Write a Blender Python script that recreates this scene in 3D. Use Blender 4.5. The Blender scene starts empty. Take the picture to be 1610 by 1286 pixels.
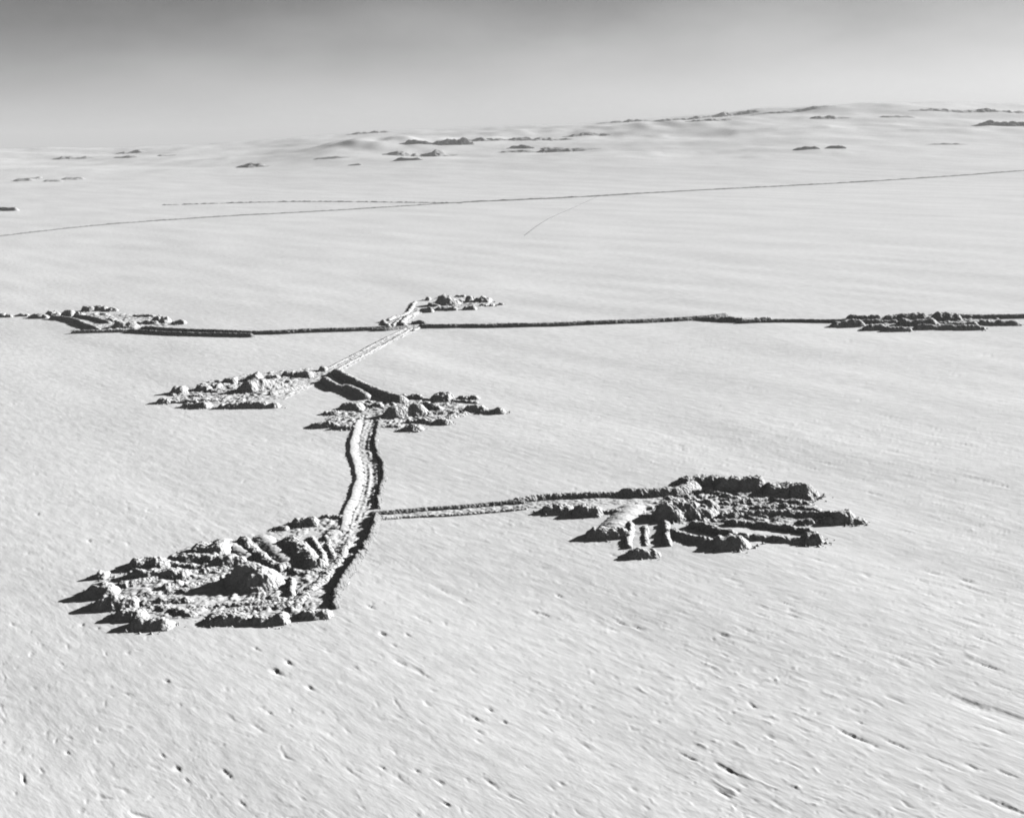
import bpy, math, random
import numpy as np
from mathutils import Vector, Matrix

sc = bpy.context.scene
R = math.radians

# ------------------------------------------------------------------ camera
CAM_H = 100.0
FPX, CX, CY = 2043.0, 805.0, 643.0          # focal length and centre in photo pixels
PITCH, ROLL = R(11.95), R(1.0)
fwd = Vector((0, math.cos(PITCH), -math.sin(PITCH)))
rgt0 = Vector((1, 0, 0))
up0 = rgt0.cross(fwd)
rgt = rgt0 * math.cos(ROLL) - up0 * math.sin(ROLL)
up = up0 * math.cos(ROLL) + rgt0 * math.sin(ROLL)
cam = bpy.data.cameras.new('camera')
cam.lens = 36.0 * FPX / 1610.0
cam.sensor_width = 36.0
cam.clip_start = 1.0
cam.clip_end = 60000.0
camo = bpy.data.objects.new('camera', cam)
sc.collection.objects.link(camo)
camo.matrix_world = Matrix((
    (rgt.x, up.x, -fwd.x, 0), (rgt.y, up.y, -fwd.y, 0), (rgt.z, up.z, -fwd.z, CAM_H), (0, 0, 0, 1)))
sc.camera = camo

# ------------------------------------------------------------------ light
SUN_AZ, SUN_EL = R(29), R(18.5)               # from +X towards +Y, and height
sdir = Vector((math.cos(SUN_AZ) * math.cos(SUN_EL), math.sin(SUN_AZ) * math.cos(SUN_EL), math.sin(SUN_EL)))
sl = bpy.data.lights.new('sun', 'SUN')
sl.energy = 5.0
sl.angle = R(0.5)
sl.color = (1, 1, 1)                        # black-and-white film
so = bpy.data.objects.new('sun', sl)
sc.collection.objects.link(so)
so.rotation_euler = sdir.to_track_quat('Z', 'Y').to_euler()
so.location = (0, 0, 300)

SKY_K = 1.98
w = bpy.data.worlds.new('World')
sc.world = w
w.use_nodes = True
nt = w.node_tree
nt.nodes.clear()
N = nt.nodes.new
L = nt.links.new
sky = N('ShaderNodeTexSky')
sky.sky_type = 'NISHITA'
sky.sun_disc = False
sky.sun_elevation = SUN_EL
sky.sun_rotation = R(90) - SUN_AZ
sky.altitude = 2000
sky.air_density = 1.0
sky.dust_density = 1.0
sep = N('ShaderNodeSeparateColor')          # the red record of the sky: a red-filtered black-and-white film
L(sky.outputs[0], sep.inputs[0])
def mth(op, a, b=None, c=None):
    n = N('ShaderNodeMath'); n.operation = op
    for i, v in enumerate((a, b, c)):
        if v is None: continue
        if isinstance(v, (int, float)): n.inputs[i].default_value = v
        else: L(v, n.inputs[i])
    return n.outputs[0]
tcw = N('ShaderNodeTexCoord')
sxyz = N('ShaderNodeSeparateXYZ')
L(tcw.outputs['Generated'], sxyz.inputs[0])
nz = N('ShaderNodeTexNoise')                # thin uneven high haze
nz.inputs['Scale'].default_value = 7.0
nz.inputs['Detail'].default_value = 6
mpw = N('ShaderNodeMapping')
mpw.inputs['Scale'].default_value = (1, 1, 3.0)
L(tcw.outputs['Generated'], mpw.inputs[0]); L(mpw.outputs[0], nz.inputs['Vector'])
elev = mth('ADD', sxyz.outputs[2], mth('MULTIPLY_ADD', nz.outputs['Fac'], -0.07, 0.030))
elev = mth('MULTIPLY_ADD', sxyz.outputs[0], -0.045, elev)   # the haze bank stands higher towards the sun
mr = N('ShaderNodeMapRange')
mr.interpolation_type = 'SMOOTHSTEP'
mr.inputs['From Min'].default_value = -0.015
mr.inputs['From Max'].default_value = 0.175
mr.inputs['To Min'].default_value = 1.0
mr.inputs['To Max'].default_value = 0.09  # overhead sky darkened to deepen the shade on the snow
L(elev, mr.inputs['Value'])
lum = mth('POWER', sep.outputs[0], 0.45)
lum = mth('MULTIPLY', lum, SKY_K)
lum = mth('MULTIPLY', lum, mth('MULTIPLY_ADD', sxyz.outputs[0], 0.32, 0.835))
lum = mth('MULTIPLY', lum, mr.outputs[0])
bg = N('ShaderNodeBackground')
bg.inputs['Strength'].default_value = 0.10
wo = N('ShaderNodeOutputWorld')
L(lum, bg.inputs['Color'])
L(bg.outputs[0], wo.inputs[0])

sc.view_settings.view_transform = 'Standard'
sc.view_settings.look = 'None'
sc.view_settings.gamma = 1.0
sc.view_settings.use_curve_mapping = False
sc.view_settings.exposure = 0.80
sc.cycles.max_bounces = 2
sc.cycles.diffuse_bounces = 0
sc.cycles.filter_width = 1.9

# ------------------------------------------------------------------ noise
def _hash(ix, iy, seed):
    h = (ix.astype(np.int64) * 374761393 + iy.astype(np.int64) * 668265263 + seed * 1274126177) & 0xFFFFFFFF
    h = ((h ^ (h >> 13)) * 1274126177) & 0xFFFFFFFF
    return (h ^ (h >> 16)) & 0xFFFFFFFF

def perlin(x, y, seed=0):
    x = np.asarray(x, float); y = np.asarray(y, float)
    x0 = np.floor(x); y0 = np.floor(y)
    fx = x - x0; fy = y - y0
    ux = fx * fx * fx * (fx * (fx * 6 - 15) + 10)
    uy = fy * fy * fy * (fy * (fy * 6 - 15) + 10)
    def g(ox, oy):
        a = _hash(x0 + ox, y0 + oy, seed) * (2 * math.pi / 4294967296.0)
        return np.cos(a) * (fx - ox) + np.sin(a) * (fy - oy)
    a = g(0, 0); b = g(1, 0); c = g(0, 1); d = g(1, 1)
    return 1.5 * ((a + (b - a) * ux) * (1 - uy) + (c + (d - c) * ux) * uy)

def fbm(x, y, seed=0, octs=4, gain=0.5):
    v = 0; a = 1.0
    for i in range(octs):
        v = v + a * perlin(x * 2 ** i, y * 2 ** i, seed + 17 * i)
        a *= gain
    return v

def sstep(a, b, x):
    t = np.clip((x - a) / (b - a), 0, 1)
    return t * t * (3 - 2 * t)

# ------------------------------------------------------------------ terrain
SKYLINE = [(-900, 238), (-300, 236), (0, 234), (200, 232), (380, 226), (480, 214), (600, 206), (760, 202), (960, 190),
           (1060, 186), (1130, 179), (1200, 170), (1290, 165), (1360, 161), (1460, 161), (1610, 165), (1800, 168), (2500, 180)]
def ray(px, py):
    return fwd * FPX + rgt * (px - CX) - up * (py - CY)
D0, D1 = 2300.0, 5600.0
_sk = []
for (px, py) in SKYLINE:
    r = ray(px, py)
    _sk.append((r.x / r.y, CAM_H + r.z / r.y * D1))
_skx = np.array([a for a, b in _sk]); _skz = np.array([b for a, b in _sk])
_fx = np.linspace(_skx[0], _skx[-1], 800)
_fz = np.interp(_fx, _skx, _skz)
for _ in range(3):
    _fz = np.convolve(np.pad(_fz, 8, mode='edge'), np.ones(17) / 17, mode='valid')

# low swells on the far ice: x, y, half length, half depth, height
HILLS = [(-430, 4300, 330, 330, 34), (-860, 4150, 70, 90, 5), (60, 4800, 420, 300, 16), (560, 4700, 420, 240, 14)]

def macro(x, y):
    x = np.asarray(x, float); y = np.asarray(y, float)
    yy = np.maximum(y, 1.0)
    zt = np.interp(x / yy, _fx, _fz)
    t = np.clip((yy - D0) / (D1 - D0), 0, 1)
    z = zt * t ** 1.35
    z = z + np.where(yy > D1, -(yy - D1) * 0.05, 0)
    roll = sstep(900, 4500, yy)
    z = z + roll * (5.0 * fbm(x / 900, y / 1300, 5, 3))
    far = sstep(2300, 4200, yy)
    z = z + far * 9.0 * perlin((x * .8 - y * .6) / 700, (x * .6 + y * .8) / 330, 8) + far * 2.5 * fbm(x / 160, y / 260, 9, 2)
    brk = far * sstep(-0.30, 0.0, x / yy) * (0.3 + .7 * sstep(-.2, .5, perlin(x / 900, y / 500, 31)))
    z = z + brk * 9.0 * np.maximum(0, 0.55 - np.abs(perlin(x / 260, y / 330, 32))) + brk * 6 * np.maximum(0, perlin(x / 110, y / 190, 33) - .25)
    for (hx, hy, ax, ay, hh) in HILLS:
        dx = (x - hx) / ax
        dx = np.where(dx < 0, dx * 1.8, dx)     # steeper on the west side
        z = z + hh * np.exp(-dx ** 2 - ((y - hy) / ay) ** 2) * (1 + .3 * perlin(x / 90, y / 140, 21))
    return z

SU = (-0.60, 0.80)                           # sastrugi run this way
SV = (0.80, 0.60)

# hollows and lips in the wind-packed snow: photo pixel, length m, width m, depth m
DENTS = [(1525, 1103, 7, 2.6, 0.75), (1585, 1122, 14, 3.5, 0.6), (1352, 1160, 7, 1.1, 0.7), (1330, 1151, 4, .9, .5),
         (1148, 1212, 4, 1.0, .8), (1553, 1048, 6, 1.0, .8), (1236, 948, 5, .8, .7), (1248, 960, 3, 1.1, .9), (1249, 969, 3.5, .8, .7),
         (1205, 955, 9, 1.4, .5), (1425, 1035, 8, .9, .5), (1355, 1135, 3, .7, .6), (1345, 1115, 2, .7, .5), (1402, 1165, 4, .7, .45),
         (1420, 1173, 3, .7, .5), (1082, 1190, 4, .6, .5), (1137, 1246, 3, .9, .6), (1585, 1215, 4, .9, .6), (1530, 1204, 3, 1.0, .6),
         (1590, 1268, 7, 1.2, .6), (1560, 1258, 8, 1.0, .5), (1137, 998, 3, .9, .8), (1175, 991, 4, .9, .5), (1003, 985, 4, .8, .7),
         (975, 977, 4, .8, .7), (965, 988, 3, .9, .6), (878, 935, 3, .8, .7), (842, 961, 3, .9, .7), (858, 965, 3, .9, .8),
         (700, 928, 8, .8, .5), (728, 944, 3, .7, .5), (583, 955, 3, .8, .7), (632, 1043, 4, .9, .6), (672, 1064, 4, .6, .4),
         (603, 998, 3, 1.0, .6), (435, 1055, 3.4, 1.2, 1.1), (455, 1042, 3, .8, .9), (404, 1020, 3.4, .8, .6), (488, 1081, 2.4, .9, .7),
         (772, 1115, 2, .7, .7), (750, 1130, 4, .9, .6), (794, 1134, 1.8, .7, .7), (755, 1150, 3, .7, .5), (771, 1228, 4, .7, .5),
         (628, 1222, 4, .6, .45), (656, 1210, 1.6, .7, .6), (602, 1205, 2, .7, .5), (552, 1212, 5, .6, .4), (703, 1262, 2, .8, .6),
         (280, 1208, 2.2, .8, .6), (295, 1225, 2, .6, .5), (355, 1213, 3, .8, .6), (362, 1220, 2, .6, .5), (256, 1187, 2.4, .6, .5),
         (263, 1072, 2.4, .8, .6), (107, 1182, 1.8, .7, .5), (65, 1208, 3, .5, .4), (382, 1262, 2.4, .7, .5), (425, 1121, 1.6, .6, .5),
         (405, 1143, 4, .7, .4), (1070, 700, 4, 1.3, .9), (1072, 706, 3, 1.0, .8), (1355, 630, 3, 1.4, 1.0), (1515, 698, 8, 1.4, .9),
         (1462, 696, 7, 1.0, .6), (1300, 728, 6, 1.1, .7), (1275, 735, 7, .9, .6), (1370, 775, 8, 1.2, .8), (1545, 755, 14, 1.6, .7),
         (1575, 763, 9, 1.2, .7), (1128, 638, 5, 1.2, .7), (1475, 675, 6, 1.0, .7), (1395, 655, 10, 1.2, .6), (1555, 558, 7, 1.2, .9),
         (1340, 537, 6, 1.4, .9), (1275, 908, 4, .8, .5), (1285, 879, 5, .8, .5), (1445, 911, 4, .9, .7), (1465, 899, 6, .9, .5),
         (1520, 912, 5, 1.2, .9), (1530, 925, 8, .8, .6), (1590, 970, 4, .8, .5), (1522, 977, 7, .8, .5), (1150, 910, 6, .9, .5),
         (1570, 1078, 5, .7, .5), (1540, 1005, 5, .7, .5), (1210, 1005, 5, .8, .4), (1480, 1195, 9, .9, .4), (660, 972, 8, .8, .4),
         (620, 1015, 2.4, .7, .5), (130, 982, 1.8, .8, .7), (155, 988, 1.6, .7, .5), (60, 808, 2.2, .9, .9), (235, 803, 2.2, 1.0, .8),
         (140, 850, 2.6, .9, .7), (45, 870, 2.2, .7, .5), (160, 607, 5, 1.2, .6), (255, 640, 4, 1.0, .5), (290, 650, 3, 1, .5),
         (965, 872, 4, .8, .5), (1505, 590, 9, 1.2, .6), (1240, 690, 8, 1.0, .5), (1180, 610, 8, 1.2, .5), (560, 1050, 3, .8, .5)]

def P(px, py, zoff=0.0):
    """ground point seen at a photo pixel"""
    r = ray(px, py)
    t = 0.0
    step = 6.0 / FPX
    prev = 0.0
    while True:
        t_next = t + max(step, t * 0.01)
        y = r.y * t_next
        if CAM_H + r.z * t_next < float(macro(r.x * t_next, y)) + zoff:
            break
        t = t_next
        if y > 7000:
            return np.array((r.x * t, r.y * t))
    a, b = t, t_next
    for _ in range(30):
        m = (a + b) / 2
        if CAM_H + r.z * m < float(macro(r.x * m, r.y * m)) + zoff: b = m
        else: a = m
    return np.array((r.x * b, r.y * b))

_dent = [(P(px, py), ln * .9, wd * (.8 if wd < 1.5 else 1), dp) for (px, py, ln, wd, dp) in DENTS]

CALM = []                                    # (x, y, r) places where the wind relief is trodden flat

def ground(x, y):
    x = np.asarray(x, float); y = np.asarray(y, float)
    z = macro(x, y)
    d = np.hypot(x, y)
    u = x * SU[0] + y * SU[1]
    v = x * SV[0] + y * SV[1]
    west = 1 - sstep(-0.25, 0.15, x / np.maximum(y, 1))
    wob = (3.0 + 3.5 * west) * perlin(x / 50, y / 50, 91) + 1.2 * west * perlin(x / 12, y / 12, 92)
    v = v + wob + 0.9 * perlin(x / 8, y / 8, 93) + .35 * perlin(x / 2.6, y / 2.6, 94)
    u = u + 3.0 * perlin(x / 9, y / 9, 95)
    fade = 1.0 / (1.0 + (d / 650.0) ** 3)
    east = 0.55 + 0.75 * sstep(-0.15, 0.3, x / np.maximum(y, 1))
    pat = 0.25 + 1.1 * sstep(-0.30, 0.75, fbm(x / 70, y / 90, 3, 2)) * east
    z = z + 0.35 * perlin(u / 90, v / 26, 11) * (1 / (1 + (d / 1500) ** 2))
    z = z + fade * pat * (0.040 * perlin(u / 14, v / 4.6, 12) + 0.024 * perlin(u / 5, v / 1.6, 13) + 0.016 * perlin(u / 1.5, v / 0.8, 23))
    lip = perlin(u / 6.0, v / 1.1, 14) + .25 * perlin(u / 1.5, v / .6, 24)
    z = z + fade * pat * 0.30 * np.maximum(0, lip - 0.50)
    lip2 = perlin(u / 2.2, v / 0.9, 15)
    z = z - fade * (0.4 + 0.6 * pat) * 0.24 * np.maximum(0, lip2 + .3 * perlin(u / .9, v / .5, 25) - 0.52)
    z = z - fade * 0.4 * np.maximum(0, perlin(u / 5.0, v / 1.2, 19) - 0.55)
    for (p, ln, wd, dp) in _dent:
        r = max(ln, wd) * 2.2
        m = (np.abs(x - p[0]) < r) & (np.abs(y - p[1]) < r)
        if not m.any():
            continue
        du = ((x[m] - p[0]) * SU[0] + (y[m] - p[1]) * SU[1]) / (ln * 0.5)
        dv = ((x[m] - p[0]) * SV[0] + (y[m] - p[1]) * SV[1]) / (wd * 0.5)
        kk = min(1.0, 0.8 / wd)
        dv = dv * 1.5 + kk * (0.9 * perlin(x[m] / 1.3, y[m] / 1.3, 77) + 0.5 * perlin(x[m] / .5, y[m] / .5, 78))
        du = du * (1 + .4 * perlin(x[m], y[m], 79))
        env = np.exp(-np.abs(du) ** 2.2)
        # a wind-carved hollow: steep wall on the east, shelving gently to the west
        prof = np.where(dv > 0, np.exp(-(dv * 1.5) ** 2), np.exp(-(dv * 0.42) ** 2))
        z[m] -= dp * 0.31 * env * prof
    return z

# ------------------------------------------------------------------ materials
def snow_mat(name, lo, hi, scale, bump, bdist, stretch=False, rough=0.9, clods=0.0):
    m = bpy.data.materials.new(name)
    m.use_nodes = True
    t = m.node_tree
    b = t.nodes['Principled BSDF']
    b.inputs['Roughness'].default_value = rough
    b.inputs['Specular IOR Level'].default_value = 0.05
    tc = t.nodes.new('ShaderNodeNewGeometry')
    src = tc.outputs['Position']
    if stretch:
        mp = t.nodes.new('ShaderNodeMapping')
        mp.vector_type = 'TEXTURE'
        mp.inputs['Rotation'].default_value = (0, 0, math.atan2(SU[1], SU[0]))
        mp.inputs['Scale'].default_value = (3.2, 1.0, 1.0)
        t.links.new(src, mp.inputs['Vector'])
        src = mp.outputs[0]
    n = t.nodes.new('ShaderNodeTexNoise')
    n.inputs['Scale'].default_value = scale
    n.inputs['Detail'].default_value = 5
    n.inputs['Roughness'].default_value = 0.6
    t.links.new(src, n.inputs['Vector'])
    n2 = t.nodes.new('ShaderNodeTexNoise')
    n2.inputs['Scale'].default_value = 0.02
    n2.inputs['Detail'].default_value = 3
    t.links.new(src, n2.inputs['Vector'])
    mx = t.nodes.new('ShaderNodeMath'); mx.operation = 'MULTIPLY_ADD'
    mx.inputs[1].default_value = 0.6
    t.links.new(n.outputs['Fac'], mx.inputs[0])
    m2 = t.nodes.new('ShaderNodeMath'); m2.operation = 'MULTIPLY'
    m2.inputs[1].default_value = 0.4
    t.links.new(n2.outputs['Fac'], m2.inputs[0])
    t.links.new(m2.outputs[0], mx.inputs[2])
    cr = t.nodes.new('ShaderNodeValToRGB')
    cr.color_ramp.elements[0].position = 0.35
    cr.color_ramp.elements[0].color = (lo, lo, lo, 1)
    cr.color_ramp.elements[1].position = 0.65
    cr.color_ramp.elements[1].color = (hi, hi, hi, 1)
    t.links.new(mx.outputs[0], cr.inputs[0])
    t.links.new(cr.outputs[0], b.inputs['Base Color'])
    bp = t.nodes.new('ShaderNodeBump')
    bp.inputs['Strength'].default_value = bump
    bp.inputs['Distance'].default_value = bdist
    h = n.outputs['Fac']
    if stretch:                              # broader wind ripples that still read far away
        n3 = t.nodes.new('ShaderNodeTexNoise')
        n3.inputs['Scale'].default_value = 0.13
        n3.inputs['Detail'].default_value = 3
        n3.inputs['Roughness'].default_value = 0.65
        n3.inputs['Distortion'].default_value = 1.6
        t.links.new(src, n3.inputs['Vector'])
        ma = t.nodes.new('ShaderNodeMath'); ma.operation = 'MULTIPLY_ADD'
        ma.inputs[1].default_value = 0.85
        t.links.new(n3.outputs['Fac'], ma.inputs[0]); t.links.new(h, ma.inputs[2])
        h = ma.outputs[0]
    if clods:
        vo = t.nodes.new('ShaderNodeTexVoronoi')
        vo.inputs['Scale'].default_value = clods
        t.links.new(src, vo.inputs['Vector'])
        ad = t.nodes.new('ShaderNodeMath'); ad.operation = 'SUBTRACT'
        t.links.new(h, ad.inputs[0]); t.links.new(vo.outputs['Distance'], ad.inputs[1])
        h = ad.outputs[0]
    t.links.new(h, bp.inputs['Height'])
    t.links.new(bp.outputs[0], b.inputs['Normal'])
    return m

M_SNOW = snow_mat('wind_packed_snow', 0.70, 0.95, 0.45, 0.6, 0.22, stretch=True)
M_SPOIL = snow_mat('dug_snow', 0.56, 0.80, 0.9, 0.7, 0.5, clods=1.3)
M_FLOOR = snow_mat('churned_snow', 0.62, 0.86, 0.5, 0.6, 0.35, clods=0.8)
M_SPOIL_SHADE = snow_mat('dug_snow_shade_toned', 0.30, 0.42, 0.9, 0.7, 0.5, clods=1.3)  # dug snow, shade put into its colour so lit sides and specks sink
M_TRACK = snow_mat('dark_track_snow', 0.16, 0.26, 0.9, 0.5, 0.5)  # darker snow for the banks of the distant road
M_BLUFF = snow_mat('dimmed_bluff_snow', 0.40, 0.58, 0.02, 0.4, 0.8)  # bluff snow greyed in colour so its sunlit sides blend into the slope
M_ROCK = snow_mat('dark_rock', 0.06, 0.13, 0.05, 0.6, 2.0)
M_DRIFT = snow_mat('drifted_snow', 0.74, 0.84, 0.12, 0.4, 0.8)

# ------------------------------------------------------------------ mesh helpers
def grid_mesh(name, X, Y, Z, mat, smooth=True):
    r, c = X.shape
    me = bpy.data.meshes.new(name)
    co = np.empty((r * c, 3), np.float32)
    co[:, 0] = X.ravel(); co[:, 1] = Y.ravel(); co[:, 2] = Z.ravel()
    i = np.arange((r - 1) * (c - 1))
    a = (i // (c - 1)) * c + i % (c - 1)
    q = np.stack([a, a + 1, a + c + 1, a + c], 1).astype(np.int32)
    # keep faces looking up
    p0, p1, p3 = co[q[0, 0]], co[q[0, 1]], co[q[0, 3]]
    if (p1[0] - p0[0]) * (p3[1] - p0[1]) - (p1[1] - p0[1]) * (p3[0] - p0[0]) < 0:
        q = q[:, ::-1]
    me.vertices.add(len(co)); me.vertices.foreach_set('co', co.ravel())
    me.loops.add(q.size); me.loops.foreach_set('vertex_index', np.ascontiguousarray(q).ravel())
    me.polygons.add(len(q))
    me.polygons.foreach_set('loop_start', np.arange(0, q.size, 4, dtype=np.int32))
    me.polygons.foreach_set('loop_total', np.full(len(q), 4, np.int32))
    me.update(calc_edges=True)
    me.polygons.foreach_set('use_smooth', np.full(len(q), smooth, bool))
    me.materials.append(mat)
    return me

def link(name, me, label=None, cat=None, group=None, kind=None, parent=None, loc=None):
    o = bpy.data.objects.new(name, me)
    sc.collection.objects.link(o)
    if loc is not None:
        me.transform(Matrix.Translation(-Vector(loc)))
        o.location = loc
    if label: o['label'] = label
    if cat: o['category'] = cat
    if group: o['group'] = group
    if kind: o['kind'] = kind
    if parent: o.parent = parent
    return o

def resample(pts, step):
    pts = np.asarray(pts, float)
    if len(pts) > 2:                          # Catmull-Rom smoothing
        out = []
        q = np.vstack([2 * pts[0] - pts[1], pts, 2 * pts[-1] - pts[-2]])
        for i in range(1, len(q) - 2):
            p0, p1, p2, p3 = q[i - 1], q[i], q[i + 1], q[i + 2]
            for t in np.linspace(0, 1, 10, endpoint=False):
                out.append(0.5 * ((2 * p1) + (p2 - p0) * t + (2 * p0 - 5 * p1 + 4 * p2 - p3) * t * t + (3 * p1 - p0 - 3 * p2 + p3) * t ** 3))
        out.append(pts[-1]); pts = np.array(out)
    seg = np.hypot(*np.diff(pts, axis=0).T)
    s = np.concatenate([[0], np.cumsum(seg)])
    n = max(2, int(s[-1] / step) + 1)
    ss = np.linspace(0, s[-1], n)
    return np.stack([np.interp(ss, s, pts[:, 0]), np.interp(ss, s, pts[:, 1])], 1), ss

SEED = [100]
def heap_mesh(name, pts, h, wl, wr, mat, end=None, rough=0.8, cell=None, var=0.45, hprof=None, peaky=0.06, expo=1.25):
    """a heap or bank of dug snow along a ground polyline; wl / wr are its half-widths left / right of the way it runs"""
    SEED[0] += 7
    seed = SEED[0]
    pts = np.asarray(pts, float)
    dist = float(np.hypot(*pts.mean(0)))
    if cell is None:
        cell = max(0.24, dist / 1700.0)
    sp, ss = resample(pts, cell)
    if end is None:
        end = 0.5 * (wl + wr) * 0.9
    ne = max(2, int(end / cell) + 1)
    t0 = sp[1] - sp[0]; t0 = t0 / (np.hypot(*t0) + 1e-9)
    t1 = sp[-1] - sp[-2]; t1 = t1 / (np.hypot(*t1) + 1e-9)
    pre = [sp[0] - t0 * end * 1.3 * k / ne for k in range(ne, 0, -1)]
    post = [sp[-1] + t1 * end * 1.3 * k / ne for k in range(1, ne + 1)]
    S = np.vstack([pre, sp, post])
    out = np.concatenate([[1.3 * k / ne for k in range(ne, 0, -1)], np.zeros(len(sp)), [1.3 * k / ne for k in range(1, ne + 1)]])
    s = np.concatenate([[-end * 1.3 * k / ne for k in range(ne, 0, -1)], ss, [ss[-1] + end * 1.3 * k / ne for k in range(1, ne + 1)]])
    wob = 0.5 * rough * (wl + wr) * 0.5 * perlin(np.arange(len(S)) * cell / (2.6 * (wl + wr)), np.zeros(len(S)) + .3, seed + 41)
    g0 = np.gradient(S, axis=0); g0 /= np.hypot(g0[:, 0], g0[:, 1])[:, None] + 1e-9
    S = S + np.stack([-g0[:, 1], g0[:, 0]], 1) * wob[:, None]
    tan = np.gradient(S, axis=0)
    tan /= np.hypot(tan[:, 0], tan[:, 1])[:, None] + 1e-9
    nl = np.stack([-tan[:, 1], tan[:, 0]], 1)              # to the left
    nv = max(6, int((wl + wr) * 1.3 / cell))
    vv = np.linspace(-1.3 * wr, 1.3 * wl, nv + 1)
    X = S[:, None, 0] + nl[:, None, 0] * vv[None, :]
    Y = S[:, None, 1] + nl[:, None, 1] * vv[None, :]
    k = min(1.6, max(0.5, h / 2.2)) * max(1.0, cell / 0.45)    # lump size grows with the heap
    wv = np.where(vv > 0, wl, wr)
    dd = np.hypot(vv / wv, 0)[None, :] * np.ones_like(X)
    wvar = 1 + 0.25 * rough * perlin(s / (4 * k), s * 0, seed + 3)
    dd = np.sqrt((dd / wvar[:, None]) ** 2 + (out ** 2)[:, None])
    dd = dd + rough * 0.20 * fbm(X / (2.4 * k), Y / (2.4 * k), seed, 3, 0.55)
    p = np.clip(1 - np.sqrt(np.maximum(dd, 0) ** (2 * expo) + peaky) + peaky * 0.4, -0.2, 1.0)
    hv = 1 + var * rough * perlin(s / (3.6 * k), s * 0 + 0.5, seed + 1) + 0.3 * var * rough * perlin(s / (1.4 * k), s * 0 + 0.5, seed + 2)
    if hprof is not None:
        hv = hv * np.interp(np.clip(s / max(ss[-1], 1e-6), 0, 1), np.linspace(0, 1, len(hprof)), hprof)
    z = h * hv[:, None] * p
    inside = sstep(0.0, 0.25, p)
    billow = np.abs(perlin(X / (1.5 * k), Y / (1.5 * k), seed + 5)) + .5 * np.abs(perlin(X / (.7 * k), Y / (.7 * k), seed + 6)) - .1
    z = z + inside * rough * h * (0.13 * fbm(X / (1.9 * k), Y / (1.9 * k), seed + 8, 3, 0.6) + 0.16 * (0.3 - billow))
    G = ground(X, Y)
    Z = G + np.where(p > 0, z, -0.5 + p) - 0.02
    jit = 0.25 * cell * rough
    rng = np.random.default_rng(seed)
    X = X + rng.uniform(-jit, jit, X.shape); Y = Y + rng.uniform(-jit, jit, Y.shape)
    return grid_mesh(name, X, Y, Z, mat)

class Site:
    def __init__(s, ox, oy, k, words, group):
        s.ox, s.oy, s.k, s.words, s.group = ox, oy, k, words, group
    def px(s, x, y):
        return s.ox + s.k * x, s.oy + s.k * y
    def pt(s, x, y):
        return P(*s.px(x, y))

def mpp(p):
    d = math.sqrt(p[0] ** 2 + p[1] ** 2 + CAM_H ** 2)
    return d / FPX

HEAPS = []
def put(name, pts, h, wl, wr, label, cat, group=None, mat=None, **kw):
    me = heap_mesh(name, pts, h, wl, wr, mat or M_SPOIL, **kw)
    HEAPS.append((np.asarray(pts, float), h, wl, wr))
    pts = np.asarray(pts, float)
    c = pts[len(pts) // 2] if len(pts) > 2 else pts.mean(0)
    z = float(ground(np.array([c[0]]), np.array([c[1]]))[0])
    return link(name, me, label, cat, group, loc=(float(c[0]), float(c[1]), z))

SLOPE = 0.95
def face(site, base, thick, label, name='snow_heap', cat='snow heap', trim=0.20, grow=0.10, mat=None, slope=SLOPE, group=None, hs=1.0, longend=False, back=2.0, **kw):
    """a heap given by the front foot of its shaded face (zoomed pixels) and that face's height in the picture"""
    base = [site.pt(*b) for b in base]
    if longend or mat is M_ROCK:             # far banks lie square to the view, at one distance
        yn = min(b[1] for b in base)
        base = [b * (yn / b[1]) for b in base]
    if name != 'snow_heap' and len(base) > 2:
        kw.setdefault('var', 0.15); kw.setdefault('rough', 0.42)
    m = mpp(base[0]); c = np.mean(base, axis=0)
    a = math.atan2(CAM_H, math.hypot(*c))
    hp = thick * site.k * m
    H = hp / (math.cos(a) + math.sin(a) / slope) * 1.12 * hs
    hw = H / slope
    away = c / np.hypot(*c)
    pts = [b + away * hw * 0.85 for b in base]
    d = pts[-1] - pts[0]
    pts[0] = pts[0] + d * trim
    pts[-1] = pts[-1] + d * grow - d * 0.05
    if d[0] < 0:
        pts.reverse()
    ln = np.hypot(*(pts[-1] - pts[0]))
    end = min(hw, max(0.35 * ln, 0.4 * hw)) if not longend else 0.5 * ln
    if len(pts) == 2 and ln > 2.2 * end:
        u = (pts[1] - pts[0]) / ln
        pts = [pts[0] + u * end * 0.6, pts[1] - u * end * 0.6]
    wb = hw * (back if name == 'snow_heap' else 1.0)
    return put(name, pts, H, wb, hw, label, cat, group or site.group, mat=mat, end=end, **kw)

ORD = ['first', 'second', 'third', 'fourth', 'fifth', 'sixth', 'seventh', 'eighth', 'ninth', 'tenth', 'eleventh', 'twelfth']
def box(site, x0, x1, yt, yb, label, **kw):
    return face(site, [(x0, yb), (x1, yb)], yb - yt, label, **kw)

# ------------------------------------------------------------------ ground sheet
def build_ground():
    ys = np.concatenate([np.linspace(30, 118, 20), 1.0 / np.linspace(1 / 120.0, 1 / 2600.0, 860), np.linspace(2640, 7200, 150), np.linspace(7600, 30000, 12)])
    fan = np.concatenate([np.linspace(-1.6, -0.56, 30)[:-1], np.linspace(-0.56, 0.56, 1150), np.linspace(0.56, 1.6, 30)[1:]])
    Y = ys[:, None] * np.ones_like(fan)[None, :]
    X = (ys[:, None] + 20) * fan[None, :]
    Z = ground(X, Y)
    me = grid_mesh('snow_field', X, Y, Z, M_SNOW)
    return link('ground', me, kind='structure')
build_ground()

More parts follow.
